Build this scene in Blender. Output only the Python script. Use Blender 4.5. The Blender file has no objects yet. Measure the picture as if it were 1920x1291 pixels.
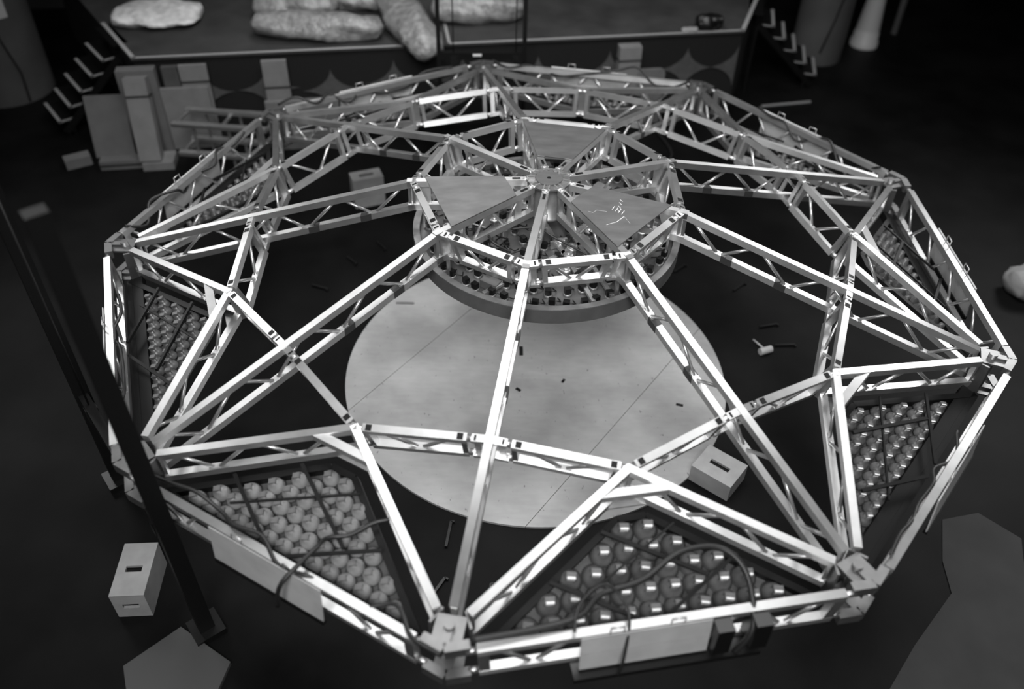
import bpy, math, random
from mathutils import Vector as V, Matrix
random.seed(7)
sc = bpy.context.scene
PI = math.pi
# ------------------------------------------------------------------ camera
cd = bpy.data.cameras.new('camera'); cam = bpy.data.objects.new('camera', cd); sc.collection.objects.link(cam)
Rt = V((0.9998041651671022, -0.0024704401670789973, 0.019634873055217578))
Up = V((-0.012808383720535966, 0.6755551052126018, 0.7371982400465007))
Fw = V((0.015085642875964412, 0.737305361940744, -0.6753911656458407))
m = Matrix((Rt, Up, -Fw)).transposed().to_4x4(); m.translation = V((-0.5306883625, -8.3713641695, 6.1830233298))
cam.matrix_world = m
cd.sensor_width = 36; cd.lens = 1647.067 / 1920 * 36; cd.clip_end = 200
cd.dof.use_dof = True; cd.dof.focus_distance = 9.4; cd.dof.aperture_fstop = 0.34
sc.camera = cam
# ------------------------------------------------------------------ world, lights, exposure
w = bpy.data.worlds.new('world'); sc.world = w; w.use_nodes = True
w.node_tree.nodes['Background'].inputs[0].default_value = (1, 1, 1, 1)
w.node_tree.nodes['Background'].inputs[1].default_value = 0.016
def area(name, loc, target, size, power, spread=180, sy=None):
    l = bpy.data.lights.new(name, 'AREA'); l.energy = power; l.size = size; l.spread = math.radians(spread)
    if sy: l.shape = 'RECTANGLE'; l.size_y = sy
    o = bpy.data.objects.new(name, l); sc.collection.objects.link(o)
    o.location = loc; o.rotation_euler = (V(target) - V(loc)).to_track_quat('-Z', 'Y').to_euler()
    return o
area('overhead_work_light', (0.3, 0.5, 9.5), (0.3, 0.5, 0), 11.0, 500, 120, sy=3.8)
area('stage_work_light', (-2.5, 7.5, 8.5), (-1.5, 6, 0), 3.0, 100, 130)
area('house_light', (-1.0, -13.0, 12.5), (0.0, -0.5, -1), 6.0, 370, 60)
area('side_fill_light', (13, 9, 9), (3, -1, 0), 4.5, 135, 60)  # unseen light added to brighten the tops of the right-hand trusses
area('side_fill_light', (-13, 8, 8.5), (-3, -1, 0), 4.0, 60, 60)  # weaker unseen light added for the left-hand trusses
sc.view_settings.view_transform = 'Standard'; sc.view_settings.look = 'None'
sc.view_settings.exposure = 0.0; sc.view_settings.gamma = 1.0; sc.view_settings.use_curve_mapping = False

# ------------------------------------------------------------------ materials
def mat(name, g, rough=.5, metal=0., noise=0., nscale=8., bump=0., bscale=40., spec=.5, coat=0., aniso=None):
    m = bpy.data.materials.new(name); m.use_nodes = True; nt = m.node_tree; b = nt.nodes['Principled BSDF']
    c = (g, g, g, 1) if not isinstance(g, tuple) else g
    b.inputs['Base Color'].default_value = c; b.inputs['Roughness'].default_value = rough
    b.inputs['Metallic'].default_value = metal; b.inputs['Specular IOR Level'].default_value = spec
    b.inputs['Coat Weight'].default_value = coat
    if noise or bump:
        tc = nt.nodes.new('ShaderNodeTexCoord')
    if noise:
        n = nt.nodes.new('ShaderNodeTexNoise'); n.inputs['Scale'].default_value = nscale; n.inputs['Detail'].default_value = 6
        if aniso:
            mp = nt.nodes.new('ShaderNodeMapping'); mp.inputs['Scale'].default_value = aniso
            nt.links.new(tc.outputs['Object'], mp.inputs[0]); nt.links.new(mp.outputs[0], n.inputs['Vector'])
        else: nt.links.new(tc.outputs['Object'], n.inputs['Vector'])
        r = nt.nodes.new('ShaderNodeMapRange'); r.inputs['From Min'].default_value = .3; r.inputs['From Max'].default_value = .7
        r.inputs['To Min'].default_value = g * (1 - noise); r.inputs['To Max'].default_value = g * (1 + noise)
        nt.links.new(n.outputs['Fac'], r.inputs[0]); nt.links.new(r.outputs[0], b.inputs['Base Color'])
    if bump:
        n2 = nt.nodes.new('ShaderNodeTexNoise'); n2.inputs['Scale'].default_value = bscale; n2.inputs['Detail'].default_value = 4
        nt.links.new(tc.outputs['Object'], n2.inputs['Vector'])
        bp = nt.nodes.new('ShaderNodeBump'); bp.inputs['Strength'].default_value = bump; bp.inputs['Distance'].default_value = .02
        nt.links.new(n2.outputs['Fac'], bp.inputs['Height']); nt.links.new(bp.outputs[0], b.inputs['Normal'])
    return m
ALU = mat('aluminium', .62, .37, .9, .10, 5)
ALU2 = mat('aluminium_tube', .6, .33, .85, .06, 9)
PLATE = mat('aluminium_plate', .21, .45, .75, .18, 3.0, aniso=(1, 2.5, 1))
LIDM = mat('lid_sheet', .62, .36, .3, .10, 4)
DRUM = mat('drum_metal', .26, .4, .6, .25, 6)
DSIDE = mat('drum_side_paint', .10, .5, .2, .15, 5)
BLK = mat('black_paint', .006, .5, 0, spec=.25)
BLKG = mat('black_plastic', .006, .35, 0)
RUB = mat('black_cable', .015, .45)
SOCK = mat('lamp_socket_ceramic', .12, .5, .1, .2, 20)
REFL = mat('lamp_reflector', .115, .35, .1, .25, 7)
REFLC = mat('frosted_lamp_shell', .27, .3, .1, .25, 9)
LABEL = mat('paper_label', .85, .5)
FLOOR = mat('dark_floor', .0055, .55, 0, .5, 1.2, spec=.10)
STAGEM = mat('stage_carpet', .045, .8, 0, .35, 1.6)
SKIRT = mat('stage_skirt', .006, .8)
STARM = mat('star_print', .075, .7, 0, .15, 8)
TAPE = mat('white_tape', .42, .6)
STEPT = mat('step_edge_tape', .32, .6)
CRATE = mat('birch_ply_crate', .34, .6, 0, .10, 6)
CNODE = mat('corner_casting', .2, .42, .8, .15, 6)
PALEB = mat('pale_boards', .20, .7, 0, .12, 4)
DIMW = mat('dim_bag', .30, .6)
BOARD = mat('cardboard', .14, .75, 0, .10, 4)
WRAP = mat('plastic_wrap', .30, .28, 0, .40, 9, bump=.9, bscale=16, spec=.8)
WHITEP = mat('white_plastic_sheet', .9, .4, 0, .3, 7, bump=1.0, bscale=6)
COLM = mat('painted_column', .085, .6, 0, .12, 2)
WCOL = mat('white_column', .55, .5)
WALLM = mat('dark_wall', .045, .8, 0, .15, 1)
DOORM = mat('grey_door', .16, .6)
MAT_ = mat('dark_mat', .030, .8, 0, .2, 2)
WOODH = mat('mallet_wood', .30, .6, 0, .15, 12)
MALLET = mat('mallet_head', .38, .6)
CHALK = mat('chalk_mark', .6, .9)
BANDM = mat('dark_sleeve', .035, .5)
STRAP = mat('dark_strap', .03, .7)

def brushed(m, amt):     # grooves run along the member: the 'grain' attribute holds its axis
    nt = m.node_tree; b = nt.nodes['Principled BSDF']; b.inputs['Anisotropic'].default_value = amt
    at = nt.nodes.new('ShaderNodeAttribute'); at.attribute_name = 'grain'
    ge = nt.nodes.new('ShaderNodeNewGeometry'); cr = nt.nodes.new('ShaderNodeVectorMath'); cr.operation = 'CROSS_PRODUCT'
    nt.links.new(ge.outputs['Normal'], cr.inputs[0]); nt.links.new(at.outputs['Vector'], cr.inputs[1]); nt.links.new(cr.outputs[0], b.inputs['Tangent'])
brushed(ALU, .75)
def wood():
    m = mat('plywood_disc', .36, .55, 0, 0); nt = m.node_tree; b = nt.nodes['Principled BSDF']
    tc = nt.nodes.new('ShaderNodeTexCoord'); 
    def ns(sc_, vec, det=6):
        mp = nt.nodes.new('ShaderNodeMapping'); mp.inputs['Scale'].default_value = vec; mp.inputs['Rotation'].default_value = (0, 0, .9)
        n = nt.nodes.new('ShaderNodeTexNoise'); n.inputs['Scale'].default_value = sc_; n.inputs['Detail'].default_value = det
        nt.links.new(tc.outputs['Object'], mp.inputs[0]); nt.links.new(mp.outputs[0], n.inputs['Vector']); return n
    a = ns(.9, (1, 1, 1), 5); g = ns(3.2, (1.2, 5, 1), 8); s = ns(26, (1, .45, 1), 3)
    def mr(n, lo, hi, fa, fb):
        r = nt.nodes.new('ShaderNodeMapRange'); r.inputs['From Min'].default_value = fa; r.inputs['From Max'].default_value = fb
        r.inputs['To Min'].default_value = lo; r.inputs['To Max'].default_value = hi; nt.links.new(n.outputs['Fac'], r.inputs[0]); return r
    x = mr(a, .74, 1.20, .36, .64); y = mr(g, .95, 1.05, .3, .7); z = mr(s, .45, 1.0, .26, .31)
    m1 = nt.nodes.new('ShaderNodeMath'); m1.operation = 'MULTIPLY'; nt.links.new(x.outputs[0], m1.inputs[0]); nt.links.new(y.outputs[0], m1.inputs[1])
    m2 = nt.nodes.new('ShaderNodeMath'); m2.operation = 'MULTIPLY'; nt.links.new(m1.outputs[0], m2.inputs[0]); nt.links.new(z.outputs[0], m2.inputs[1])
    m3 = nt.nodes.new('ShaderNodeMath'); m3.operation = 'MULTIPLY'; m3.inputs[1].default_value = .36; nt.links.new(m2.outputs[0], m3.inputs[0])
    nt.links.new(m3.outputs[0], b.inputs['Base Color']); return m
WOOD = wood()

# ------------------------------------------------------------------ mesh helpers
class MB:
    def __init__(s): s.v = []; s.f = []; s.sm = []; s.g = []; s.gd = (1, 0, 0)
    def _fill(s):
        s.g += [s.gd] * (len(s.v) - len(s.g))
    def quad(s, pts, sm=False):
        i = len(s.v); s.v += [tuple(p) for p in pts]; s.f.append(tuple(range(i, i + len(pts)))); s.sm.append(sm); return s
    def box(s, c, ax, ay, az):
        c = V(c); ax = V(ax); ay = V(ay); az = V(az)
        i = len(s.v)
        for k in (-1, 1):
            for j in (-1, 1):
                for h in (-1, 1): s.v.append(tuple(c + ax * h + ay * j + az * k))
        for q in ((0, 2, 3, 1), (4, 5, 7, 6), (0, 1, 5, 4), (2, 6, 7, 3), (0, 4, 6, 2), (1, 3, 7, 5)):
            s.f.append(tuple(i + t for t in q)); s.sm.append(False)
        return s
    def bx(s, x0, x1, y0, y1, z0, z1):
        return s.box(((x0 + x1) / 2, (y0 + y1) / 2, (z0 + z1) / 2), ((x1 - x0) / 2, 0, 0), (0, (y1 - y0) / 2, 0), (0, 0, (z1 - z0) / 2))
    def beam(s, p, q, w, h, up=(0, 0, 1), off=0, side=0):
        p = V(p); q = V(q); d = (q - p).normalized(); s._fill(); s.gd = tuple(d); r = d.cross(V(up)).normalized(); u = r.cross(d)
        c = (p + q) / 2 + u * off + r * side
        return s.box(c, d * ((q - p).length / 2), r * (w / 2), u * (h / 2))
    def tube(s, pts, r, n=8, r2=None, caps=True):
        pts = [V(p) for p in pts]; prev = None; i0 = len(s.v); N = len(pts)
        for k, p in enumerate(pts):
            d = (pts[min(k + 1, N - 1)] - pts[max(k - 1, 0)]).normalized()
            if prev is None:
                a = d.orthogonal().normalized()
            else:
                a = (prev - d * prev.dot(d)).normalized()
            prev = a; b = d.cross(a); rr = r if r2 is None else r + (r2 - r) * k / (N - 1)
            for j in range(n):
                t = 2 * PI * j / n; s.v.append(tuple(p + a * (rr * math.cos(t)) + b * (rr * math.sin(t))))
        for k in range(N - 1):
            for j in range(n):
                a0 = i0 + k * n + j; a1 = i0 + k * n + (j + 1) % n
                s.f.append((a0, a1, a1 + n, a0 + n)); s.sm.append(True)
        if caps:
            s.f.append(tuple(reversed(range(i0, i0 + n)))); s.sm.append(False)
            s.f.append(tuple(range(i0 + (N - 1) * n, i0 + N * n))); s.sm.append(False)
        return s
    def lathe(s, prof, c=(0, 0, 0), n=16, sm=True, a0=0., a1=2 * PI):
        i0 = len(s.v); full = abs(a1 - a0 - 2 * PI) < 1e-6; nn = n if full else n + 1
        for (r, z) in prof:
            for j in range(nn):
                t = a0 + (a1 - a0) * j / n; s.v.append((c[0] + r * math.cos(t), c[1] + r * math.sin(t), c[2] + z))
        for k in range(len(prof) - 1):
            for j in range(n):
                j2 = (j + 1) % nn if full else j + 1
                s.f.append((i0 + k * nn + j, i0 + k * nn + j2, i0 + (k + 1) * nn + j2, i0 + (k + 1) * nn + j)); s.sm.append(sm)
        return s
    def prism(s, poly, ext):
        poly = [V(p) for p in poly]; ext = V(ext); n = len(poly); i = len(s.v)
        s.v += [tuple(p) for p in poly] + [tuple(p + ext) for p in poly]
        s.f.append(tuple(reversed(range(i, i + n)))); s.f.append(tuple(range(i + n, i + 2 * n))); s.sm += [False, False]
        for k in range(n):
            k2 = (k + 1) % n; s.f.append((i + k, i + k2, i + n + k2, i + n + k)); s.sm.append(False)
        return s
    def mesh(s, name, mt):
        me = bpy.data.meshes.new(name); me.from_pydata(s.v, [], s.f); me.polygons.foreach_set('use_smooth', s.sm)
        me.materials.append(mt); me.update()
        if mt is ALU or mt is LIDM:
            s._fill(); at = me.attributes.new('grain', 'FLOAT_VECTOR', 'POINT'); at.data.foreach_set('vector', [c for g in s.g for c in g])
        return me
    def build(s, name, mt, parent=None):
        return link(name, s.mesh(name, mt), parent)
def link(name, me, parent=None, M=None):
    o = bpy.data.objects.new(name, me); sc.collection.objects.link(o)
    if M is not None: o.matrix_basis = M
    if parent is not None:
        o.parent = parent
        if parent.parent is None: o.matrix_parent_inverse = Matrix.Translation(-parent.location)
    return o
def tag(o, label, cat, group=None, kind=None):
    o['label'] = label; o['category'] = cat
    if group: o['group'] = group
    if kind: o['kind'] = kind
    return o
def thing(name, label, cat, loc=(0, 0, 0), group=None):
    o = bpy.data.objects.new(name, None); sc.collection.objects.link(o); o.location = loc; o.empty_display_size = .2
    return tag(o, label, cat, group)
def solo(name, mb, mt, label, cat, group=None):       # a thing that is one mesh, origin at its base
    c = V((0, 0, 0))
    for v in mb.v: c += V(v)
    c /= len(mb.v); zb = min(v[2] for v in mb.v); c.z = zb
    mb.v = [tuple(V(v) - c) for v in mb.v]
    o = mb.build(name, mt); o.location = c
    return tag(o, label, cat, group)
def struct(name, mb, mt):
    o = mb.build(name, mt); o['kind'] = 'structure'; return o

# ------------------------------------------------------------------ geometry constants (regular nine-sided dome)
ZF = -1.9627
PH = -1.7508027309
def ang(k): return PH + k * 2 * PI / 9
def pt(r, k, z): a = ang(k); return V((r * math.cos(a), r * math.sin(a), z))
rN, zN, rM, zM, rP, zP, zH = 1.508, .952, 3.371, .462, 3.578, .333, .997
DEP = .376                       # truss depth
# ------------------------------------------------------------------ setting
struct('floor', MB().bx(-16, 18, -9, 16, ZF - .1, ZF), FLOOR)
sd = V((0.98894792, 0.14826332, 0)); sn = V((-0.14826332, 0.98894792, 0))     # along / into the stage
SA = V((-6.772, 5.761, 0)); SL = 10.8; SZ = -.37
def st(a, d, z): return SA + sd * a + sn * d + V((0, 0, z))
wb = MB(); wb.box(st(8, 6.0, .5), sd * 14, sn * .1, (0, 0, 2.46)); struct('wall_back', wb, WALLM)
wt = MB(); wt.box(st(8, 5.87, ZF + .12), sd * 14, sn * .03, (0, 0, .12)); struct('baseboard_back', wt, BLK)
dr = MB(); dr.box(st(18.6, 5.85, ZF + 1.4), sd * .6, sn * .04, (0, 0, 1.4)); d1 = struct('door_1', dr, DOORM)
dh = MB().tube([st(18.15, 5.78, ZF + 1.2), st(18.15, 5.72, ZF + 1.2), st(18.3, 5.72, ZF + 1.2)], .02); link('door_handle', dh.mesh('door_handle', ALU2), d1)

# stage ------------------------------------------------------------
stage = thing('stage', 'low black stage with white taped edges and star-printed front skirt', 'stage', st(SL / 2, 0, ZF))
EL, ER = V((-.575, .818, 0)), V((.35, .937, 0))      # flared ends of the stage
mb = MB(); mb.prism([st(0, 0, SZ - .04), st(SL, 0, SZ - .04), st(SL, 0, SZ - .04) + ER * 5, st(0, 0, SZ - .04) + EL * 5.6], (0, 0, .04)); mb.build('deck', STAGEM, stage)
mb = MB(); SK = [st(.02, .05, ZF), st(SL - .02, .05, ZF), st(SL - .05, .05, ZF) + ER * 4.9, st(.05, .05, ZF) + EL * 5.4]
mb.prism(SK, (0, 0, SZ - .04 - ZF)); skirt = mb.build('skirt', SKIRT, stage)
def star(along, z, h, wd, half=False):
    pts = []
    for i in range(32):
        t = 2 * PI * i / 32; c, s_ = math.cos(t), math.sin(t)
        # astroid gives four concave sides
        pts.append((wd * math.copysign(abs(c) ** 3.5, c), h * math.copysign(abs(s_) ** 3.5, s_)))
    if half: pts = [(min(p[0], .0), p[1]) for p in pts]
    m_ = MB(); i0 = 0
    P = [st(along + p[0], .022, z + p[1]) for p in pts]; Cc = st(along, .022, z)
    for k in range(32):
        if (P[k] - P[(k + 1) % 32]).length > 1e-4: m_.quad([Cc, P[k], P[(k + 1) % 32]])
    m_.build('star', STARM, skirt)
for a_, z_, h_ in ((1.05, -1.06, .44), (2.17, -1.04, .44), (3.26, -1.12, .40), (4.37, -1.04, .44), (5.6, -1.04, .44), (6.97, -1.06, .40), (8.3, -1.06, .44), (9.78, -1.05, .42)):
    star(a_, z_, h_, .56)
star(10.76, -1.05, .44, .55, True)
def strip(name, a0, d0, a1, d1, w_, parent, mt=TAPE):
    p, q = st(a0, d0, SZ + .004), st(a1, d1, SZ + .004); m_ = MB().beam(p, q, w_, .006); m_.build(name, mt, parent)
strip('edge_tape', 0, .03, 5.0, .03, .05, stage); strip('edge_tape', 5.37, .03, SL, .03, .05, stage)
MB().beam(st(.05, 0, SZ + .004), st(.05, 0, SZ + .004) + EL * 1.75, .07, .006).build('edge_tape', TAPE, stage); MB().beam(st(SL - .05, 0, SZ + .004), st(SL - .05, 0, SZ + .004) + ER * 3, .07, .006).build('edge_tape', TAPE, stage)
strip('deck_tape', 5.37, .06, 5.37, 1.0, .05, stage)
hr = (SZ - ZF) / 6
def stairs(c0, dc, D, F, label, edge):
    # c0 outer front corner of the lowest tread, dc step per tread, D along the nosing, F from the nosing towards the stage
    c0, dc, D, F = (V((x[0], x[1], 0)) for x in (c0, dc, D, F)); Z = V((0, 0, 1))
    root = thing('stage_stairs', label, 'stairs', c0 + Z * ZF)
    for i in range(1, 7):
        c = c0 + dc * (i - 1) + Z * (ZF + hr * i - .03); FF = F if i < 6 else edge
        tr = MB().prism([c, c + FF, c + FF + D, c + D] if F.cross(D).z > 0 else [c, c + D, c + FF + D, c + FF], Z * .03).build('tread', BLK, root)
        if i < 6:
            t = c + Z * .033; fn = F.normalized(); dn = D.normalized()
            MB().beam(t + fn * .03, t + fn * .03 + D, .055, .006).build('step_tape', STEPT, tr); MB().beam(t + dn * .03, t + F + dn * .03, .055, .006).build('step_tape', STEPT, tr)
    for f_ in (.04, .96):
        p = c0 + D * f_ + dc * .3; MB().beam(p + Z * (ZF + .06), p + dc * 4.9 + Z * (SZ - .22), .04, .12).build('stringer', BLK, root)
        for g in (.6, 5.0): MB().beam(p + dc * g + Z * ZF, p + dc * g + Z * (ZF + hr * g + .02), .05, .05, up=(1, 0, 0)).build('leg', BLK, root)
stairs((5.83, 8.394), (-.2815, -.049), (.175, .86), (-.268, .07), 'black stage stairs with white-taped treads at the right end of the stage', V((-.26, .07, 0)))
stairs((-8.466, 5.949), (.248, .0595), (-.56, .725), (.2, .18), 'black stage stairs with white-taped treads at the left end of the stage', V((.2, .17, 0)))

# wrapped bundles on the stage ---------------------------------------
def bundle(name, p0, p1, rad, label, cat, mt=WRAP, seed=0, flat=.75, droop=0, group=None, taper=.55):
    rnd = random.Random(seed); p0 = V(p0); p1 = V(p1); m_ = MB(); n, K = 20, 22
    d = (p1 - p0).normalized(); side = d.cross(V((0, 0, 1))).normalized(); up = side.cross(d)
    ph = [rnd.uniform(0, 6) for _ in range(12)]; i0 = 0
    for k in range(K + 1):
        t = k / K; c = p0.lerp(p1, t); c.z -= droop * max(0, t - .7) ** 2 * 8
        e = min(1, math.sin(PI * min(max(t, .0), 1)) ** .18) if 0 < t < 1 else taper * .25
        rr = rad * max(e, taper * .25)
        for j in range(n):
            a = 2 * PI * j / n
            q = 1 + .10 * math.sin(3 * a + ph[0] + 5 * t) + .07 * math.sin(5 * a + 9 * t + ph[1]) + .06 * math.sin(17 * t + ph[2] + 2 * a) + rnd.uniform(-.05, .05)
            m_.v.append(tuple(c + side * (rr * q * math.cos(a)) + up * (rr * q * flat * math.sin(a) + rad * flat * .9)))
    for k in range(K):
        for j in range(n):
            a0 = k * n + j; a1 = k * n + (j + 1) % n; m_.f.append((a0, a0 + n, a1 + n, a1)); m_.sm.append(True)
    m_.f.append(tuple(range(n))); m_.sm.append(False); m_.f.append(tuple(reversed(range(K * n, K * n + n)))); m_.sm.append(False)
    return solo(name, m_, mt, label, cat, group)
G = 'plastic-wrapped bundles on the stage'
bundle('wrapped_bundle', (-4.95, 6.78, SZ), (-2.62, 6.72, SZ), .31, 'long plastic-wrapped roll lying level near the stage front edge', 'bundle', seed=1, group=G)
bundle('wrapped_bundle', (-2.65, 8.05, SZ), (-1.72, 5.75, SZ + .03), .36, 'plastic-wrapped roll lying slantwise and overhanging the stage front edge', 'bundle', seed=2, droop=.12, group=G)
bundle('wrapped_bundle', (-1.85, 7.55, SZ), (-.12, 7.72, SZ), .33, 'plastic-wrapped roll lying behind the black lifting posts at the middle of the stage', 'bundle', seed=3, group=G)
bundle('wrapped_bundle', (-5.1, 7.62, SZ), (-3.55, 7.68, SZ), .30, 'bulky plastic-wrapped bundle behind the long level roll', 'bundle', seed=4, group=G)
bundle('wrapped_bundle', (-3.7, 8.0, SZ), (-2.6, 8.1, SZ), .26, 'smaller shiny wrapped bundle between the two rolls at the top of the photo', 'bundle', seed=6, group=G)
bundle('plastic_sheet', (-7.55, 7.32, SZ), (-6.0, 7.45, SZ), .56, 'crumpled heap of white plastic sheet on the left end of the stage', 'plastic sheet', mt=WHITEP, seed=5, flat=.22, taper=1.6)
bundle('soft_bag', (3.0, 7.42, SZ), (3.5, 7.5, SZ), .17, 'shiny dark bag on the right end of the stage', 'bag', mt=BLKG, seed=8, flat=.8)
bundle('folded_shoe', (2.72, 7.27, SZ), (3.03, 7.3, SZ), .07, 'small black and white bundle beside the dark bag on the stage', 'bundle', mt=CRATE, seed=9, flat=.6)

# crates and boards in front of the stage ---------------------------------
def rot2(a): return V((math.cos(a), math.sin(a), 0)), V((-math.sin(a), math.cos(a), 0))
def crate(c, lx, ly, h, a, label, mt=CRATE, slot='top', group=None, name='wooden_crate', z0=ZF):
    X, Y = rot2(a); c = V((c[0], c[1], z0)); root = thing(name, label, 'crate', c, group)
    m_ = MB(); t = .03
    sw, sh_ = (.17, .035)
    def panel(o, u, v, hu, hv, nrm, hole):
        # flat board centred o with half sizes; hole is cut out and recessed
        if not hole:
            m_.box(o, u * hu, v * hv, nrm * (t / 2)); return
        for s_ in (-1, 1):
            m_.box(o + u * s_ * (hu + sw) / 2, u * ((hu - sw) / 2), v * hv, nrm * (t / 2))
            m_.box(o + v * s_ * (hv + sh_) / 2, u * sw, v * ((hv - sh_) / 2), nrm * (t / 2))
    Z = V((0, 0, 1))
    sw = min(.17, lx * .24)
    panel(c + Z * (h - t / 2), X, Y, lx / 2, ly / 2, Z, slot in ('top', 'both'))
    panel(c + Z * (t / 2), X, Y, lx / 2, ly / 2, Z, False)
    for s_ in (-1, 1):
        hz = h / 2 - t
        panel(c + Y * s_ * (ly / 2 - t / 2) + Z * h / 2, X, Z, lx / 2, hz, Y * s_, slot in ('side', 'both'))
        panel(c + X * s_ * (lx / 2 - t / 2) + Z * h / 2, Y, Z, ly / 2 - t, hz, X * s_, False)
    m_.build('shell', mt, root)
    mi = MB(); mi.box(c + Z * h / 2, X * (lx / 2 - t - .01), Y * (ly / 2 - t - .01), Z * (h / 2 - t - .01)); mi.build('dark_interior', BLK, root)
    return root
crate((2.06, -1.79), .51, .42, .25, -.68, 'pale wooden crate with a handle slot overlapping the lower right of the disc')
crate((-2.715, 3.98), .50, .28, .52, .37, 'pale wooden crate under the truss frame at the upper left', slot='top')
crate((-4.20, -3.33), .34, .62, .38, .06, 'pale crate with handle slots outside the truss frame at lower left', slot='both')
def slab(name, c, lx, ly, h, a, z0, mt, label, cat, tilt=0, group=None, strap=None):
    X, Y = rot2(a); Z = V((0, 0, 1)); c = V((c[0], c[1], z0))
    R_ = Matrix.Rotation(tilt, 3, X); Z2 = R_ @ Z; Y2 = R_ @ Y
    m_ = MB(); m_.box(c + Z2 * h / 2, X * lx / 2, Y2 * ly / 2, Z2 * h / 2)
    o = solo(name, m_, mt, label, cat, group)
    if strap is not None:
        for zz in strap:
            ms = MB(); ms.box(c + Z2 * zz - o.location, X * (lx / 2 + .006), Y2 * (ly / 2 + .006), Z2 * .02)
            s = bpy.data.objects.new('strap', ms.mesh('strap', STRAP)); sc.collection.objects.link(s); s.parent = o
    return o
sa = math.atan2(sd.y, sd.x)
slab('cardboard_sheet', (-7.3, 5.30), .66, .08, 1.05, sa, ZF, BOARD, 'flat cardboard panel leaning at the far left of the crate pile', 'panel', tilt=-.28)
slab('board_stack', (-7.05, 4.98), .75, .22, .16, sa, ZF, BOARD, 'long boards strapped flat on the floor at the foot of the pile', 'board stack', strap=[.08])
slab('board_stack', (-7.85, 5.0), .42, .22, .17, sa + .4, ZF, BOARD, 'short board bundle at the outer left foot of the pile', 'board stack')
tb = slab('board_bundle', (-6.55, 4.98), .36, .24, 1.38, sa, ZF + .14, PALEB, 'tall bundle of upright pale boards strapped together by the stage', 'board bundle', tilt=-.26, strap=[1.08])
slab('board_stack', (-6.45, 5.05), .52, .40, .14, sa, ZF, PALEB, 'short pallet boards under the tall upright bundle', 'board stack')
slab('board_bundle', (-6.66, 5.55), .62, .2, 1.52, sa, ZF, BOARD, 'tall box panel behind the upright bundle, touching the stage edge', 'board bundle')
slab('wooden_board', (-6.0, 5.66), .86, .07, 1.14, sa, ZF, PALEB, 'wide pale board leaning on the stage skirt behind the metal racks', 'panel')
slab('wooden_board', (-5.78, 5.78), .46, .06, 1.50, sa, ZF, PALEB, 'tall narrow pale board with a dark strap beside the dark case', 'panel', strap=[1.2])
slab('equipment_case', (-6.16, 5.74), .26, .10, 1.48, sa, ZF, DSIDE, 'narrow dark case between the pale boards', 'case')
slab('wooden_board', (-4.45, 6.00), .42, .08, 1.50, sa, ZF, PALEB, 'narrow pale upright board with a dark strap, alone at the left skirt', 'panel', strap=[1.02])
slab('flattened_box', (-4.0, 5.72), 1.25, .10, .92, sa, ZF, BOARD, 'wide low cardboard box against the stage skirt behind the truss frame', 'box')
slab('board_bundle', (1.76, 6.86), .40, .20, 1.50, sa, ZF, PALEB, 'bundle of pale upright boards with a dark strap at the right part of the skirt', 'board bundle', strap=[1.25])
def rounded_board():
    m_ = MB(); c = V((2.2, 6.80, ZF)); P = []
    w_, h_, r_ = .26, 1.08, .1
    for cx, cz, a0 in ((w_ - r_, h_ - r_, 0), (-w_ + r_, h_ - r_, PI / 2)):
        for i in range(6): t = a0 + i * PI / 10; P.append(c + sd * (cx + r_ * math.cos(t)) + V((0, 0, cz + r_ * math.sin(t))))
    P.append(c - sd * w_); P.append(c + sd * w_); m_.prism(P, sn * .06)
    solo('rounded_board', m_, BOARD, 'grey board with rounded corners beside the upright bundle at the skirt', 'panel')
rounded_board()
def rack():
    root = thing('metal_rack', 'low aluminium two-tier rack beside the crate pile at upper left', 'rack', (-5.3, 4.9, ZF))
    def P(a, d, z): return V((-5.95, 4.75, 0)) + V((.985, -.10, 0)) * a + V((.16, .98, 0)) * d + V((0, 0, z))
    for z in (ZF + .95, ZF + .42):
        for d in (0, .5): MB().beam(P(0, d, z), P(1.6, d, z), .12, .06).build('rail', ALU, root)
        for a in (.03, .8, 1.57): MB().beam(P(a, 0, z - .04), P(a, .5, z - .04), .05, .03).build('crossbar', ALU, root)
    for a in (.35, .95, 1.5):
        for d in (0, .5): MB().beam(P(a, d, ZF), P(a, d, ZF + .93), .04, .04, up=(1, 0, 0)).build('leg', DRUM, root)
rack()

# background columns ------------------------------------------------------
def column(name, c, prof, mt, label, extra=None, extra2=None):
    root = thing(name, label, 'column', (c[0], c[1], ZF)); m_ = MB().lathe(prof, (c[0], c[1], ZF), 32); sh_ = m_.build('shaft', mt, root)
    if extra: extra(root)
    return root
def ex_left(root):
    for (a0, a1) in ((-1.9, -1.12), (-.98, -.55)):
        m_ = MB().lathe([(.81, 1.62), (.81, 5)], (-10.15, 7.75, ZF), 8, a0=a0, a1=a1); m_.build('white_poster', WCOL, root)
    MB().tube([V((-10.15, 7.75, ZF)) + V((.83 * math.cos(a), .83 * math.sin(a), z)) for a, z in ((-.75, .05), (-.72, .6), (-.9, 1.3), (-.85, 2.2))], .015, 6).build('cable', RUB, root)
column('round_column', (-10.15, 7.75), [(.80, 0), (.80, 5.5)], COLM, 'wide dark grey round column with white posters at the far left', ex_left)
def ex_right(root):
    c = V((6.25, 9.95, ZF)); MB().tube([c + V((.56 * math.cos(a), .56 * math.sin(a), z)) for a, z in ((-1.75, .3), (-1.5, 1.0), (-1.35, 1.6), (-1.6, 1.9), (-1.7, 2.6))], .018, 6).build('cable', RUB, root)
column('round_column', (6.25, 9.95), [(.54, 0), (.54, 5.5)], COLM, 'wide dark grey round column behind the right stage stairs', ex_right)
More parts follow.
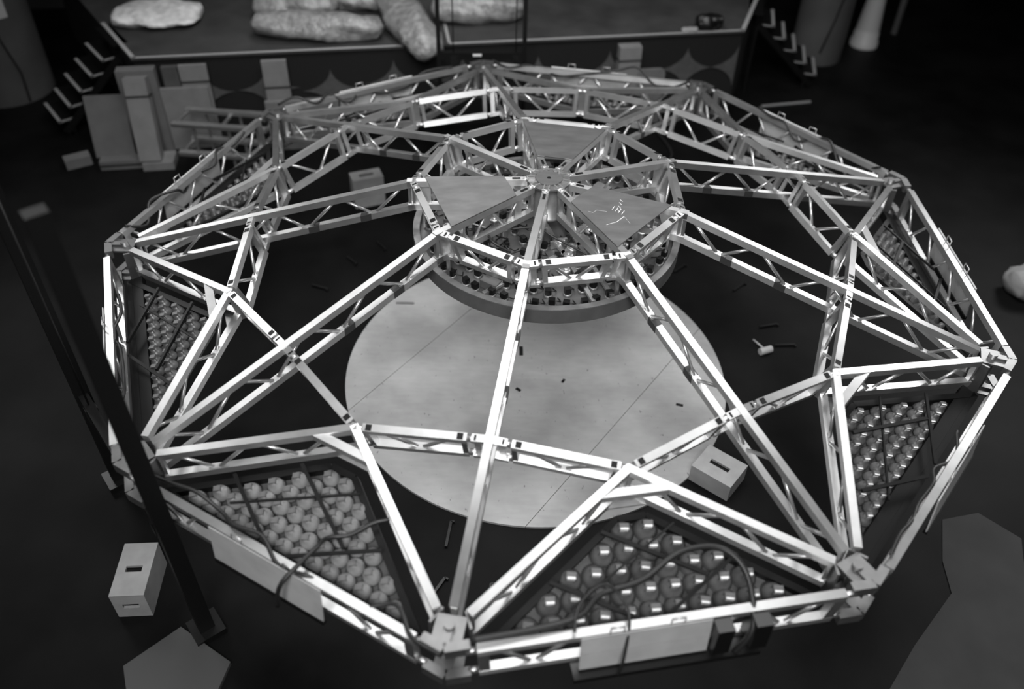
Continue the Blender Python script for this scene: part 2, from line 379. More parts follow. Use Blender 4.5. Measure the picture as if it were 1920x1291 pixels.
column('fluted_column', (7.5, 10.55), [(.30, 0), (.30, .12), (.27, .14), (.27, .3), (.25, .32), (.25, .42), (.19, 1.1), (.17, 5)], WCOL, 'slim white tapered column right of the wide dark column')
column('drain_pipe', (8.4, 11.2), [(.07, 0), (.07, 5)], COLM, 'thin grey pipe right of the slim white column')

# floor items ---------------------------------------------------------------
root = thing('plywood_disc', 'large round pale plywood disc on the dark floor below the frame', 'platform', (-.04, -.03, ZF))
ds = V((-.592, -.806, 0)).normalized() # seam direction
E = None
def disc():
    R, c = 2.49, V((-.04, -.03, ZF)); nrm = V((.806, -.592, 0)); o_ = V((c.x, c.y, 0)).dot(nrm); cuts = [-R, -1.48 - o_, 1.323 - o_, R]
    for a, b in zip(cuts[:-1], cuts[1:]):
        a2, b2 = a + .004, b - .004; P = []; n = 40
        if b2 - a2 < .1: continue
        A0, A1 = math.acos(max(-1, min(1, b2 / R))), math.acos(max(-1, min(1, a2 / R)))
        for i in range(n + 1):
            t = A0 + (A1 - A0) * i / n; P.append(c + nrm * (R * math.cos(t)) + ds * (R * math.sin(t)))
        for i in range(n, -1, -1):
            t = A0 + (A1 - A0) * i / n; P.append(c + nrm * (R * math.cos(t)) - ds * (R * math.sin(t)))
        if a <= -R + 1e-6 or b >= R - 1e-6:
            Q = []; [Q.append(x) for x in P if not Q or (x - Q[-1]).length > 1e-5]
            if (Q[0] - Q[-1]).length < 1e-5: Q.pop()
            P = Q
        MB().prism(P, (0, 0, .03)).build('plywood_sheet', WOOD, root)
disc()
def flat(name, x, y, lx, ly, a, z0, h, mt, label, cat, group=None):
    X, Y = rot2(a); m_ = MB().box((x, y, z0 + h / 2), X * lx / 2, Y * ly / 2, (0, 0, h / 2)); return solo(name, m_, mt, label, cat, group)
zd = ZF + .03
FLATS = True
flat('tape_patch', -.226, .357, .05, .17, 0, zd, .012, BLK, 'small black tape rectangle on the disc beside the front radial truss', 'tape')
flat('debris_scrap', -.27, -.38, .07, .035, -.7, zd, .015, BLK, 'tiny dark scrap on the disc left of the front radial truss', 'scrap')
flat('debris_scrap', .32, -.21, .03, .06, -.5, zd, .015, BLK, 'tiny dark scrap on the disc below the tape rectangle', 'scrap')
flat('debris_scrap', 1.79, -.62, .09, .03, -.3, zd, .015, BLK, 'tiny dark scrap at the right part of the disc', 'scrap')
def mallet():
    root = thing('mallet', 'mallet with a pale head lying on the dark floor right of the disc', 'mallet', (3.1, .45, ZF))
    MB().tube([(2.99, .63, ZF + .05), (3.10, .45, ZF + .05)], .014, 8).build('handle', WOODH, root)
    MB().tube([(3.03, .375, ZF + .055), (3.035, .377, ZF + .055), (3.19, .44, ZF + .055), (3.2, .443, ZF + .055)], .05, 12).build('head', MALLET, root)
mallet()
PINS = []
for (x, y, L, a, lab) in (
        (-2.376, 2.736, .26, -.9, 'thin black rod on the dark floor left of the lamp drum, uppermost of the three'),
        (-2.779, 2.343, .24, -.8, 'thin black rod on the dark floor left of the lamp drum, middle of the three'),
        (-3.161, 1.689, .26, -.35, 'thin black rod on the dark floor left of the lamp drum, lowest of the three'),
        (2.2, 2.25, .26, .75, 'thin black rod on the dark floor close to the right rim of the lamp drum'),
        (3.028, 1.825, .26, .75, 'thin black rod on the dark floor between the drum and the right trusses'),
        (3.28, .964, .27, .25, 'thin black rod on the dark floor above the mallet'),
        (3.42, .56, .28, .06, 'thin black rod on the dark floor right of the mallet'),
        (-1.059, -2.62, .34, 1.45, 'black rod below the disc between the two front left trusses'),
        (-1.143, -3.305, .30, 1.05, 'short thick black bar on the floor near the front corner of the frame'),
        (-.597, -3.4, .32, 1.45, 'thin black rod on the floor right of the front radial truss')):
    X, Y = rot2(a); m_ = MB().beam(V((x, y, ZF + .02)) - X * L / 2, V((x, y, ZF + .02)) + X * L / 2, .03, .03)
    m_.beam(V((x, y, ZF + .02)) + X * L / 2, V((x, y, ZF + .02)) + X * L / 2 - Y * .04, .02, .03)
    solo('steel_rod', m_, BLKG, lab, 'rod', 'black rods lying on the floor')
flat('light_strip', 5.1, 7.66, 1.05, .03, .21, ZF, .03, STEPT, 'thin pale bar lying on the floor below the right stage stairs', 'bar')
flat('pale_stick', -1.88, 1.33, .26, .03, -.02, zd, .02, DRUM, 'short thin metal strip on the upper left rim of the plywood disc', 'strip')
m_ = MB(); P = [V((3.0, -4.7, ZF)), V((4.4, -4.8, ZF)), V((5.0, -3.6, ZF)), V((5.35, -2.6, ZF)), V((5.0, -2.25, ZF)), V((4.55, -2.35, ZF)), V((4.35, -2.9, ZF)), V((4.3, -3.3, ZF)), V((3.7, -3.9, ZF))]
m_.prism(P, (0, 0, .012)); solo('floor_mat', m_, MAT_, 'dark curved mat on the floor at the lower right corner', 'mat')
m_ = MB(); P = [V((-3.68, -3.78, ZF)), V((-3.1, -4.15, ZF)), V((-3.2, -4.7, ZF)), V((-3.9, -4.7, ZF)), V((-4.12, -4.2, ZF))]
m_.prism(P, (0, 0, .05)); solo('floor_board', m_, mat('grey_board', .07, .7), 'dull grey board on the floor at the lower left edge of the photo', 'board')
bundle('white_bag', (7.0, 1.75, ZF), (7.6, 1.9, ZF), .28, 'blurred white bag on the floor at the right edge of the photo', 'bag', mt=DIMW, seed=12, flat=.8)

# ------------------------------------------------------------------ lifting gantries
def gantry(pa, pb, zt, wd, label, beamz, plate=False):
    pa, pb = V((pa[0], pa[1], ZF)), V((pb[0], pb[1], ZF)); root = thing('lifting_gantry', label, 'gantry', (pa + pb) / 2); Z = V((0, 0, 1))
    u = (pb - pa).normalized()
    for p, t in ((pa, zt[0]), (pb, zt[1])):
        po = MB().beam(p, p + Z * (t - ZF), wd, wd * .8, up=u).build('post', BLK, root)
        MB().box(p + Z * .04, u * .15, u.cross(Z) * .15, Z * .04).build('base_plate', BLKG, root)
    cb = MB().beam(pa + Z * (beamz - ZF), pb + Z * (beamz - ZF), .10, .12).build('crossbeam', BLK, root)
    for f_ in (.17, .9):
        c = pa.lerp(pb, f_) + Z * (beamz - ZF)
        MB().tube([c + Z * .02, c + Z * 3.2], .010, 6).build('hoist_cable', RUB, root)
        MB().box(c - Z * .08, u * .05, u.cross(Z) * .06, Z * .10).build('shackle_block', BLKG, root)
    if plate: MB().box(pa.lerp(pb, .45) + Z * (beamz - ZF + .03) - u.cross(Z) * 0 + V((0, -.056, .0)), u * .07, V((0, .004, 0)), Z * .018).build('sticker', LABEL, cb)
    return root
gantry((-1.58, 5.55), (-.17, 5.6), (4.6, 4.6), .085, 'black lifting gantry with crossbeam at the far corner of the frame', -.12, True)
gantry((-3.426, -3.784), (-4.906, -1.9), (3.05, 3.6), .15, 'black lifting gantry with two tall posts at the near left corner', -.55)

# ------------------------------------------------------------------ the dome
dome = thing('truss_dome', 'nine-sided aluminium truss dome of radial, ring and perimeter trusses', 'truss frame', (0, 0, ZF + .0))
CH = .074
def truss(name, T0, T1, B0, B1, t0, t1, nV, ends=True, flip=False, sleeves=(), holes=False, b0=None, b1=None, vr=.018, cw=CH, postw=.05, lo=.04, hi=.96):
    T0, T1, B0, B1 = map(V, (T0, T1, B0, B1)); up = ((T0 + T1) - (B0 + B1)).normalized()
    d = (T1 - T0).normalized(); L = (T1 - T0).length; LB = (B1 - B0).length; dB = (B1 - B0).normalized()
    b0 = t0 if b0 is None else b0; b1 = t1 if b1 is None else b1
    ta, tb = T0 + d * t0, T1 - d * t1; ba, bb = B0 + dB * b0, B1 - dB * b1
    side = d.cross(up).normalized()
    m_ = MB()
    if ends:
        for (a, b, s_) in ((ta, ba, 1), (tb, bb, -1)):
            m_.beam(a + d * s_ * postw / 2 - up * CH * .5, b + dB * s_ * postw / 2 + up * CH * .5, .07, postw, up=d)
            # clevis lugs reaching the node
            for q, dd in ((a, d), (b, dB)):
                o_ = -up * CH / 2 if q in (a,) else up * CH / 2
                m_.tube([q + o_ + dd * s_ * .01, q + o_ - dd * s_ * .085], .030, 8)
    else:
        m_.beam(ta + d * .02 - up * CH * .5, ba + dB * .02 + up * CH * .5, .05, .03, up=d)
        m_.beam(tb - d * .02 - up * CH * .5, bb - dB * .02 + up * CH * .5, .05, .03, up=d)
    for a, b, o_ in ((ta, tb, -CH / 2), (ba, bb, CH / 2)): m_.beam(a, b, cw, CH, up=up, off=o_)
    part = m_.build(name, ALU, dome)
    # V braces, pairs meeting on the bottom chord at little gussets
    for i in range(nV):
        f0 = lo + (hi - lo) * i / nV; f1 = lo + (hi - lo) * (i + 1) / nV; fm = (f0 + f1) / 2; g = (f1 - f0) * .07
        pT0 = ta.lerp(tb, f0 + g) - up * CH * .9; pT1 = ta.lerp(tb, f1 - g) - up * CH * .9; pB = ba.lerp(bb, fm) + up * CH * .95
        for pT, s_ in ((pT0, -1), (pT1, 1)):
            MB().tube([pT, pB + d * s_ * .03], vr, 7).build('brace', ALU2, part)
        MB().box(pB + up * .003, d * .075, side * .026, up * .006).build('gusset', ALU2, part)
    for f_ in sleeves:
        c = ba.lerp(bb, f_) + up * CH / 2; MB().box(c, d * .065, side * (cw / 2 + .004), up * (CH / 2 + .004)).build('dark_sleeve', BANDM, part)
    if holes:
        for a, s_ in ((ta, 1), (tb, -1)):
            MB().box(a + d * s_ * .06 + up * .0005, d * .028, side * .030, up * .002).build('dark_opening', BLK, part)
    return part
def down(p, lean=.0):     # bottom point under a top node; lean moves it towards the axis
    r = math.hypot(p.x, p.y); f_ = (r - lean) / r if r > 1e-6 else 1
    return V((p.x * f_, p.y * f_, p.z - DEP))
for k in range(9):
    N0, O0 = pt(rN, k, zN), pt(4.98, k, 0.005)
    a = ang(k); e = V((math.cos(a), math.sin(a), 0)); tn = V((-e.y, e.x, 0))
    # spoke trusses hub -> inner ring
    H0 = pt(.24, k, zH)
    p_ = truss('spoke_truss', H0, N0, H0 - V((0, 0, DEP)), N0 - V((0, 0, DEP)), .0, -.06, 2, ends=False, lo=.12, hi=.80, cw=.074)
    for f_, w_ in ((.93, .11), (.16, .05)):       # sheet gusset plates at the ends
        c = H0.lerp(N0, f_) - V((0, 0, DEP / 2)); MB().box(c, e * w_, tn * .006, V((0, 0, DEP / 2 - .03))).build('gusset_plate', ALU, p_)
    MB().beam(H0.lerp(N0, .76) - V((0, 0, .05)), H0.lerp(N0, .76) - V((0, 0, DEP - .05)), .06, .03, up=e).build('strut', ALU, p_)
    m_ = MB(); c = H0 + e * .12; u2 = (N0 - H0).normalized(); up2 = tn.cross(u2) * -1
    up2 = u2.cross(tn) if u2.cross(tn).z > 0 else -u2.cross(tn)
    m_.box(c + up2 * .001, u2 * .045, tn * .014, up2 * .002); m_.build('dark_opening', BLK, p_)
    # main radial trusses inner ring -> outer corner
    d = (O0 - N0).normalized()
    truss('radial_truss', N0, O0, N0 - V((0, 0, DEP)), O0 - V((0, 0, DEP + .03)), -.03, .20, 4, ends=False, sleeves=(.175, .36), lo=.03, hi=.97)
    # inner ring
    N1 = pt(rN, k + 1, zN)
    truss('ring_truss', N0 - V((0, 0, .005)), N1 - V((0, 0, .005)), down(N0, .12), down(N1, .12), .16, .16, 1, holes=True, lo=.10, hi=.90)
    # middle ring, two trusses per sector
    Ma, Mb, Pm = pt(rM, k, zM - .02), pt(rM, k + 1, zM - .02), pt(rP, k + .5, zP)
    truss('ring_truss', Ma, Pm, down(Ma, .14), down(Pm, .14), .20, .07, 1, holes=True, lo=.08, hi=.92)
    truss('ring_truss', Pm, Mb, down(Pm, .14), down(Mb, .14), .07, .20, 1, holes=True, lo=.08, hi=.92)
    # brackets where the middle and inner ring cross the radials
    for (C_, La, Lb, nm) in ((Ma, pt(rP, k - .5, zP), Pm, 'crossing_bracket'), (N0 - V((0, 0, .005)), pt(rN, k - 1, zN), N1, 'crossing_bracket')):
        m_ = MB(); m2s = []; le = .16 if C_ is Ma else .12
        Cb = down(C_, .13); upv = (C_ - Cb).normalized()
        for q in (La, Lb):
            dd = (q - C_).normalized(); m_.beam(C_, C_ + dd * le, .072, .05, up=upv, off=-.025); m_.beam(Cb, Cb + dd * le, .072, .05, up=upv, off=.03)
            m_.box((C_ + Cb) / 2 + dd * (le - .05), dd * .03, upv.cross(dd) * .008, upv * (DEP / 2 - .03))
            m2s.append(MB().box(C_ + dd * (le - .035) + upv * .0005, dd * .010, upv.cross(dd) * .026, upv * .002))
        pb = m_.build(nm, ALU, dome); [x.build('dark_opening', BLK, pb) for x in m2s]
    # diagonals from the middle ring apex to the two outer corners
    for kk in (k, k + 1):
        Oc = pt(4.98, kk, 0.0); tg = (pt(rP, k + .5, zP) - Oc).normalized(); 
        dg = truss('diagonal_truss', Pm, Oc, down(Pm, .06), down(Oc, .02), -.02, .22, 2, ends=False, lo=.10, hi=.95)
    # tie bar across the apex and apex node plates
    Oa, Ob = pt(4.98, k, 0), pt(4.98, k + 1, 0); q0 = Pm + (Oa - Pm).normalized() * .36; q1 = Pm + (Ob - Pm).normalized() * .36
    ap = MB(); ea = V((math.cos(ang(k + .5)), math.sin(ang(k + .5)), 0))
    ap.beam(Pm - V((0, 0, .03)), Pm - V((0, 0, DEP)) - ea * .08, .10, .06, up=ea); 
    pb = down(Pm, .06); ap.prism([pb + V((0, 0, .01)) + ea * .02, pb + (Oa - Pm).normalized() * .3, pb + (Ob - Pm).normalized() * .3], (0, 0, .012))
    apx = ap.build('apex_node', ALU, dome)
    MB().beam(q0, q1, .085, .06, off=-.04).build('tie_bar', ALU, apx)
    # perimeter truss
    PRt, PRb, zt, zb = 5.15, 5.10, 0.0, -.45
    A0, A1, B0, B1 = pt(PRt, k, zt), pt(PRt, k + 1, zt), pt(PRb, k, zb), pt(PRb, k + 1, zb)
    pe = truss('perimeter_truss', A0, A1, B0, B1, .26, .26, 4, lo=.03, hi=.97, postw=.09)
    # corner node
    m_ = MB(); c0 = pt(4.93, k, 0)
    m_.tube([c0 + V((0, 0, -.50)), c0 + V((0, 0, .045))], .045, 10)
    for z in (-.02, -.44):
        m_.box(c0 + V((0, 0, z)) + e * .02, e * .13, tn * .12, (0, 0, .012))
        cc = pt(5.12, k, z)
        for s_ in (-1, 1):
            tt = (pt(5.12, k + s_, z) - cc).normalized(); m_.beam(cc, cc + tt * .20, .08, .10, off=0)
        m_.beam(c0 + V((0, 0, z)), cc, .07, .08)
    for s_ in (-1, 1):
        c1 = c0 + tn * s_ * .13 - e * .10; m_.box(c1 + V((0, 0, -.22)), (e * .8 + tn * s_ * .4) * .09, (tn * .8 - e * s_ * .4) * .012, (0, 0, .20))
    m_.build('corner_node', CNODE, dome)
# hub
m_ = MB(); m_.lathe([(0.02, .012), (.145, .012), (.145, -.004), (.235, -.004), (.235, -.025), (.20, -.026), (0, -.026)], (0, 0, zH), 36, sm=False)
hub = m_.build('hub_plate', PLATE, dome)
MB().lathe([(0, .0135), (.022, .0135), (.022, .010)], (0, 0, zH), 12).build('dark_opening', BLK, hub)
MB().lathe([(.16, -.03), (.16, -.40), (.20, -.41), (.20, -.44), (0, -.44)], (0, 0, zH), 28).build('hub_cylinder', DRUM, hub)
for k in range(9):
    a = ang(k); e = V((math.cos(a), math.sin(a), 0)); tn = V((-e.y, e.x, 0)); m_ = MB()
    for s_ in (-1, 1): m_.box(V((0, 0, zH + .004)) + e * .20 + tn * s_ * .026, e * .045, tn * .008, (0, 0, .014))
    m_.tube([V((0, 0, zH)) + e * .24 + tn * .045, V((0, 0, zH)) + e * .24 - tn * .045], .014, 8); m_.tube([V((0, 0, zH - .01)) + e * .22, V((0, 0, zH - .01)) + e * .29], .020, 8)
    m_.build('spoke_clevis', ALU2, hub)

# deck plates lying on the spokes -----------------------------------------
def plate(k, label, marks=False):
    c = (pt(1, k, zN + .02) + pt(1, k + 1, zN + .02)) / 2; root = thing('metal_sheet', label, 'metal plate', c, 'triangular plates resting on the inner spokes')
    def z(r): return zH + (zN - zH) * (r - .24) / (rN - .24) + .006
    a0, a1 = ang(k), ang(k + 1); t0, t1 = V((math.sin(a0), -math.cos(a0), 0)) * .036, V((-math.sin(a1), math.cos(a1), 0)) * .036
    P = [pt(.50, k, z(.5)) + t0, pt(1.37, k, z(1.37)) + t0, pt(1.37, k + 1, z(1.37)) + t1, pt(.50, k + 1, z(.5)) + t1]
    MB().prism(P, (0, 0, .010)).build('sheet', PLATE, root)
    def at(u, v, dz=.0): 
        p = P[0].lerp(P[3], u).lerp(P[1].lerp(P[2], u), v); p.z += .012 + dz; return p
    if marks:
        mks = []
        segs = [(at(.50 + .085 * i, .60 - .035 * i), at(.53 + .085 * i, .545 - .035 * i), .010) for i in range(4)]
        segs += [(at(.47, .50 + .05 * i), at(.57, .48 + .05 * i), .011) for i in range(4)]
        segs += [(at(.14, .64), at(.30, .70), .009), (at(.30, .70), at(.46, .70), .012), (at(.46, .70), at(.40, .84), .003)]
        pts = [at(.12 + .05 * i, .30 + .03 * i + .03 * math.sin(i * 1.5)) for i in range(6)]
        segs += [(p, q, .004) for p, q in zip(pts[:-1], pts[1:])]
        for p, q, w_ in [(p_, q_, w_ * .6) for p_, q_, w_ in segs]: MB().beam(p, q, w_, .002).build('chalk_mark', CHALK, root)
    return root
plate(1, 'aluminium plate with white chalk marks lying on the right-hand spokes', True)
plate(7, 'plain aluminium plate lying on the left-hand spokes')
plate(4, 'dull aluminium plate lying on the far spokes')

# drum with lamps under the inner ring -------------------------------------
ZD = .33
DFLOOR = mat('drum_floor', .13, .4, .5, .35, 4)
drum = thing('lamp_drum', 'shallow round drum full of small lamps hanging under the dome centre', 'light fixture', (0, 0, ZD - .17))
MB().lathe([(1.525, -.12), (1.525, .06), (1.525, .06), (1.455, .06), (1.455, -.02)], (0, 0, ZD), 96, sm=False).build('rim_wall', DSIDE, drum)
MB().lathe([(1.527, .052), (1.527, .0625), (1.452, .0625), (1.452, .0)], (0, 0, ZD), 96, sm=False).build('rim_cap', DRUM, drum)
MB().lathe([(1.50, -.11), (1.50, -.02), (0, -.02), (0, -.11), (1.50, -.11)], (0, 0, ZD), 72, sm=False).build('floor_plate', DFLOOR, drum)
lb = MB().bx(-.034, .034, -.028, .028, .03, .095).mesh('lamp_body', BLKG)
lr = MB().lathe([(.044, .0), (.050, .02), (.040, .028), (.036, .028)], (0, 0, 0), 14).mesh('lamp_ring', DRUM)
lc = MB().tube([(0.04, 0, .07), (.075, .02, .05), (.09, .07, .015), (.05, .13, .008)], .006, 5).mesh('lamp_lead', RUB)
rnd = random.Random(3); nl = 0
for R_, n in ((1.37, 52), (1.17, 44), (.97, 35), (.77, 27), (.56, 18), (.36, 11)):
    for j in range(n):
        if rnd.random() < .16: continue
        a = 2 * PI * (j + rnd.uniform(-.15, .15)) / n; r = R_ + rnd.uniform(-.03, .03)
        M = Matrix.Translation((r * math.cos(a), r * math.sin(a), ZD - .02)) @ Matrix.Rotation(a + PI / 2 + rnd.uniform(-.5, .5), 4, 'Z')
        o = link('lamp', lb, drum, M); link('reflector', lr, o)
        if rnd.random() < .7: link('lead', lc, o)
for i in range(64):       # bright metal cans, terminal boxes and brackets between the lamps
    a = rnd.uniform(0, 2 * PI); r = rnd.uniform(.35, 1.3); c = V((r * math.cos(a), r * math.sin(a), ZD - .02)); X, Y = rot2(rnd.uniform(0, PI))
    if i % 2: MB().lathe([(.05, 0), (.05, .07), (.06, .10), (.02, .105), (0, .09)], c, 12).build('can', ALU2, drum)
    elif i % 4: MB().box(c + V((0, 0, .05)), X * .10, Y * .06, (0, 0, .045)).build('terminal_box', [DRUM, DSIDE][i % 3 == 0], drum)
    else: MB().box(c + V((0, 0, .06)), X * rnd.uniform(.06, .14), Y * .012, (0, 0, .05)).build('bracket', ALU2, drum)
for i in range(16):
    a = rnd.uniform(0, 2 * PI); r = rnd.uniform(.3, 1.3); pts = []
    for q in range(9):
        a += rnd.uniform(-.05, .28) / max(r, .4) * .5; r = min(1.38, max(.25, r + rnd.uniform(-.13, .13))); pts.append((r * math.cos(a), r * math.sin(a), ZD + rnd.uniform(.0, .14)))
    MB().tube(pts, .009, 6).build('wire', RUB, drum)
for (a0, d_) in ((.25, .0), (.25, .22), (2.2, -.5), (1.0, .9)):
    X, Y = rot2(-1.25 + (a0 - .25)); h = math.sqrt(max(0, 1.43 ** 2 - d_ ** 2)); c = Y * d_ + V((0, 0, ZD + .04))
    MB().beam(c - X * h, c + X * h, .045, .03).build('support_bar', ALU, drum)
for k in range(9):
    p = pt(1.40, k, ZD); MB().beam(p, V((p.x, p.y, zN - DEP + .04)), .04, .02, up=(p.x, p.y, 0)).build('hanger_bracket', ALU, drum)
def cable(name, pts, r, label, cat='cable', mt=RUB, group=None, sub=6):
    pts = [V(p) for p in pts]; out = []
    for i in range(len(pts) - 1):
        p0, p1, p2, p3 = pts[max(i - 1, 0)], pts[i], pts[i + 1], pts[min(i + 2, len(pts) - 1)]
        for j in range(sub):
            t = j / sub; out.append(.5 * ((2 * p1) + (p2 - p0) * t + (2 * p0 - 5 * p1 + 4 * p2 - p3) * t * t + (3 * p1 - p0 - 3 * p2 + p3) * t ** 3))
    out.append(pts[-1]); m_ = MB().tube(out, r, 7); return solo(name, m_, mt, label, cat, group)
GC = 'black cables on the frame'
cable('power_cable', [pt(.62, 8.2, .64), pt(.5, 8.9, .68), pt(.55, 9.4, .60), pt(.85, 9.9, .56), pt(1.15, 10.1, .50), pt(1.2, 10.6, .46)], .011, 'thin black cable sagging under the spokes over the lamp drum', group=GC)
cable('power_cable', [pt(.95, 8.6, .62), pt(1.02, 8.35, .72), pt(.9, 8.1, .66), pt(.85, 8.0, .5), pt(1.0, 8.3, .42)], .012, 'black cable looped on the left front spoke', group=GC)

# ------------------------------------------------------------------ lids on the perimeter
SIDE = ['near right side', 'right side', 'upper right side', 'far right side behind', 'far side', 'far left side', 'upper left side', 'left side', 'near left side']
SIDE = {0: 'near side, in front of the lower right lamp panel', 1: 'right-hand side near the right edge of the photo', 2: 'side above the right corner of the photo', 3: 'upper right side behind the frame',
        4: 'far side right of the lifting gantry', 5: 'far side left of the lifting gantry', 6: 'upper left side beside the metal rack', 7: 'left side near the tall black post', 8: 'near left side above the tall crate'}
for k in range(9):
    A0, A1 = pt(5.15, k, 0), pt(5.15, k + 1, 0); d = (A1 - A0).normalized(); nrm = V((d.y, -d.x, 0)); L = (A1 - A0).length
    c0 = .34 if k != 0 else .30; c1 = .68 if k != 0 else .60
    P0, P1 = A0 + d * (L * c0) + nrm * .05, A0 + d * (L * c1) + nrm * .05
    root = thing('cover_lid', 'aluminium lid on the perimeter truss, ' + SIDE[k], 'lid', (P0 + P1) / 2 - V((0, 0, .42)), 'cover lids on the perimeter')
    tl = .035; q = nrm * tl - V((0, 0, .43))
    MB().prism([P0, P1, P1 + q * .5, P0 + q * .5], nrm * .012 + V((0, 0, .008))).build('upper_sheet', LIDM, root)
    MB().prism([P0 + q * .51, P1 + q * .51, P1 + q, P0 + q], nrm * .012 + V((0, 0, .008))).build('lower_sheet', LIDM, root)
    MB().beam(P0 + q, P1 + q, .04, .05).build('rubber_edge', BLK, root)
    for f_ in (.27, .73):
        c = P0.lerp(P1, f_) + V((0, 0, .01))
        MB().tube([c - d * .055, c - d * .055 + V((0, 0, .07)), c + d * .055 + V((0, 0, .07)), c + d * .055], .008, 6).build('handle', ALU2, root)
    if k == 0:
        for f_ in (1.08, 1.38):
            c = P0.lerp(P1, f_) + q * .45; MB().box(c, d * .07, nrm * .10, V((0, 0, .17))).build('clamp_block', BLKG, root)
        MB().beam(P0.lerp(P1, -.05) + q * 1.05, P0.lerp(P1, 1.42) + q * 1.05, .16, .05).build('clamp_rail', BLKG, root)

# ------------------------------------------------------------------ lamp panels
BSHEET = mat('panel_sheet', .09, .5, .2, .15, 5)
PL = {0: 'lower right of the disc, next to the near corner', 1: 'at the right, below the right corner of the frame', 2: 'at the right edge, above the right corner of the frame', 3: 'at the far right behind the middle ring',
      4: 'at the far side right of the far corner', 5: 'at the far side left of the far corner', 6: 'at the upper left behind the crossing trusses', 7: 'at the left beside the tall black post', 8: 'at the lower left of the disc'}
refl = MB().lathe([(.100, 0), (.103, .012), (.094, .045), (.074, .080), (.048, .100), (.046, .135), (.0, .136)], n=16).mesh('reflector', REFL)
reflc = MB().lathe([(.100, 0), (.103, .012), (.096, .055), (.080, .095), (.052, .118), (.048, .15), (.0, .151)], n=16).mesh('reflector', REFLC)
reflow = MB().lathe([(.100, 0), (.094, .045), (.048, .100), (.046, .135), (.0, .136)], n=8).mesh('reflector', REFL)
sock = MB().bx(-.042, .042, -.030, .030, .10, .175).mesh('socket', SOCK)
lab_ = MB().bx(-.034, .034, -.0315, -.030, .112, .150).bx(-.034, .034, -.0305, -.012, .1755, .177).mesh('label', LABEL)
rim_ = MB()
rim_.tube([(.108 * math.cos(t * PI / 12), .108 * math.sin(t * PI / 12), .022) for t in range(25)], .0045, 5, caps=False); rim_ = rim_.mesh('rim_wire', RUB)
for k in range(9):
    a = ang(k + .5); e = V((math.cos(a), math.sin(a), 0)); tn = V((-e.y, e.x, 0))
    r0, w0, z0, r1, w1, z1 = 3.80, .13, -.10, 4.66, 1.40, -.36
    root = thing('lamp_array', 'black-framed panel of round lamps ' + PL[k], 'lamp panel', e * 4.3 + V((0, 0, -.4)), 'lamp panels between the outer trusses')
    def Q(r, t): return e * r + tn * t + V((0, 0, z0 + (z1 - z0) * (r - r0) / (r1 - r0)))
    nrm = ((Q(r1, 0) - Q(r0, 0)).cross(tn)).normalized(); nrm = nrm if nrm.z > 0 else -nrm
    fr = MB(); cs = [Q(r0, -w0), Q(r0, w0), Q(r1, w1), Q(r1, -w1)]
    for i in range(4): fr.beam(cs[i], cs[(i + 1) % 4], .06, .10, up=nrm)
    fr.build('panel_frame', BLK, root)
    if k not in (0, 8): fr2 = MB().beam(cs[3] - (Q(r1, 0) - Q(r1 - .08, 0)), cs[2] - (Q(r1, 0) - Q(r1 - .08, 0)), .14, .09, up=nrm).build('edge_board', BLK, root)
    bk = MB().prism([p - nrm * .055 for p in cs], nrm * .01); bk.build('back_sheet', BSHEET, root)
    # cross bars parallel to one inclined edge and across it
    s1 = (cs[2] - cs[1]); 
    for f_, e1 in ((.15, .62), (.55, 1)):
        p = cs[0].lerp(cs[3], f_); q2 = cs[3].lerp(cs[2], 1 - f_); q2 = p.lerp(q2, e1)
        MB().beam(p + nrm * .17, q2 + nrm * .17, .032, .03, up=nrm).build('cross_bar', BLK, root)
    for f_, w_ in ((.15, .018), (.52, .03)):
        p = cs[1].lerp(cs[2], f_); q2 = cs[2].lerp(cs[3], 1 - f_); q2 = p.lerp(q2, .78 if f_ < .3 else 1)
        MB().beam(p + nrm * .16, q2 + nrm * .16, w_, .02, up=nrm).build('cross_bar', BLK, root)
    sp, ls = {0: (.212, 1.0), 8: (.170, .80)}.get(k, (.152, .72)); big = k in (0, 1, 7, 8)
    rin, rout = r0 + .02 + .08 * ls, r1 - (.06 if k in (0, 8) else .19) - .03 * ls; rows = int(round((rout - rin) / (sp * .87))) + 1
    for i in range(rows):
        r = rin + i * (rout - rin) / (rows - 1)
        wd = w0 + (w1 - w0) * (r - r0) / (r1 - r0) - .03 - .105 * ls
        n = int(2 * max(wd, 0) / sp) + 1
        for j in range(n):
            t = (j - (n - 1) / 2) * sp
            M3 = Matrix((tn, nrm.cross(tn), nrm)).transposed()
            M = Matrix.Translation(Q(r, t) - nrm * .03) @ M3.to_4x4() @ Matrix.Rotation(rnd.uniform(-.12, .12), 4, 'Z') @ Matrix.Diagonal((ls, ls, ls, 1))
            o = link('lamp', (reflc if k == 8 else refl) if big else reflow, root, M)
            if big:
                M2 = Matrix.Rotation(-a - PI / 2, 4, 'Z')
                s_ = link('socket', sock, o, M2); link('rim_wire', rim_, o)
                if k in (0, 1): link('label_sticker', lab_, o, M2)

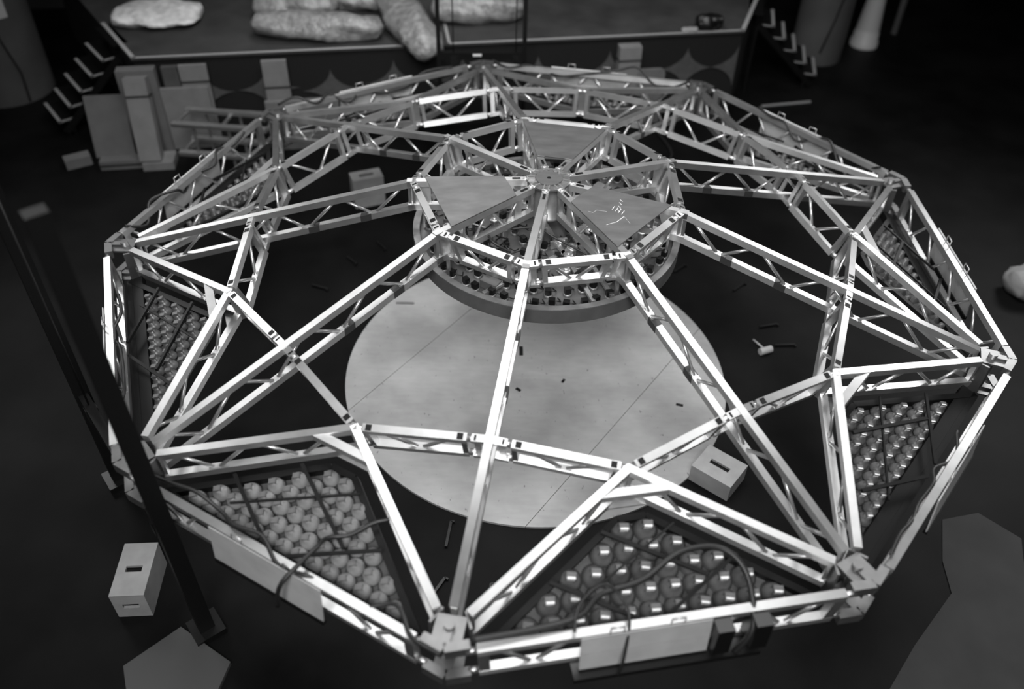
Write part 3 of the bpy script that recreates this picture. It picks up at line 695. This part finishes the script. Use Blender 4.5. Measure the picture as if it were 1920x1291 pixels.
# ------------------------------------------------------------------ cables draped over the perimeter
def drape(k, f0, f1, n, seed, sag, lift, label, r=.018):
    rr = random.Random(seed); A0, A1 = pt(5.15, k, .03), pt(5.15, k + 1, .03); d = (A1 - A0).normalized(); nr = V((-d.y, d.x, 0)); out = []
    for i in range(n + 1):
        f_ = f0 + (f1 - f0) * i / n; p = A0.lerp(A1, f_) + nr * rr.uniform(-.06, .16) + V((0, 0, rr.uniform(-sag, lift) if 0 < i < n else 0)); out.append(p)
    cable('power_cable', out, r, label, group=GC)
drape(8, .1, 1.0, 12, 5, .10, .03, 'black cable along the near left perimeter truss')
drape(7, .3, .9, 8, 6, .12, .03, 'black cable along the left perimeter truss')
drape(5, .15, .95, 11, 7, .16, .10, 'wavy black cable along the far left perimeter truss')
drape(4, .05, .95, 11, 8, .10, .12, 'wavy black cable along the far right perimeter truss')
drape(3, .1, .7, 8, 9, .18, .05, 'black cable along the upper right perimeter truss')
drape(6, .2, .9, 9, 10, .25, .05, 'looping black cable along the upper left perimeter truss')
drape(1, .1, .6, 7, 11, .1, .02, 'black cable along the right perimeter truss')
# big loop at the near side
A0, A1 = pt(5.0, 0, 0), pt(5.0, 1, 0)
def ns(f_, inn, z): return A0.lerp(A1, f_) - V((math.cos(ang(.5)), math.sin(ang(.5)), 0)) * inn + V((0, 0, z))
cable('power_cable', [ns(.05, -.1, .06), ns(.2, -.08, .05), ns(.30, -.04, .07), ns(.36, .1, .1), ns(.46, .16, .12), ns(.56, .30, .22), ns(.66, .30, .2), ns(.71, .1, .1), ns(.70, -.25, -.1), ns(.66, -.32, -.35)], .026, 'thick black cable arching over the near perimeter truss', group=GC)
cable('power_cable', [ns(.28, -.16, .05), ns(.30, .0, .16), ns(.36, .12, .2), ns(.40, .05, .12), ns(.41, -.12, .05), ns(.39, -.3, -.2), ns(.38, -.33, -.4)], .012, 'thin black cable looping over the near perimeter truss', group=GC)
A0, A1 = pt(4.9, 8, 0), pt(4.9, 9, 0); inw = -V((math.cos(ang(8.5)), math.sin(ang(8.5)), 0))
def pl8(f_, n_, z): return A0.lerp(A1, f_) + inw * n_ + V((0, 0, z))
cable('power_cable', [pl8(.58, -.45, -.3), pl8(.60, -.40, .02), pl8(.62, -.05, .10), pl8(.60, .15, -.05), pl8(.64, .30, -.08), pl8(.67, .48, -.06), pl8(.70, .58, -.05)], .020, 'black cable running across the lower left lamp panel', group=GC)
cable('power_cable', [pt(3.9, 4.3, ZF + .02), pt(5.4, 4.2, ZF + .02), pt(6.2, 4.15, ZF + .02), pt(7.3, 4.3, ZF + .02), pt(7.9, 4.25, ZF + .02)], .02, 'black cable on the floor running to the right end of the stage', group=GC)
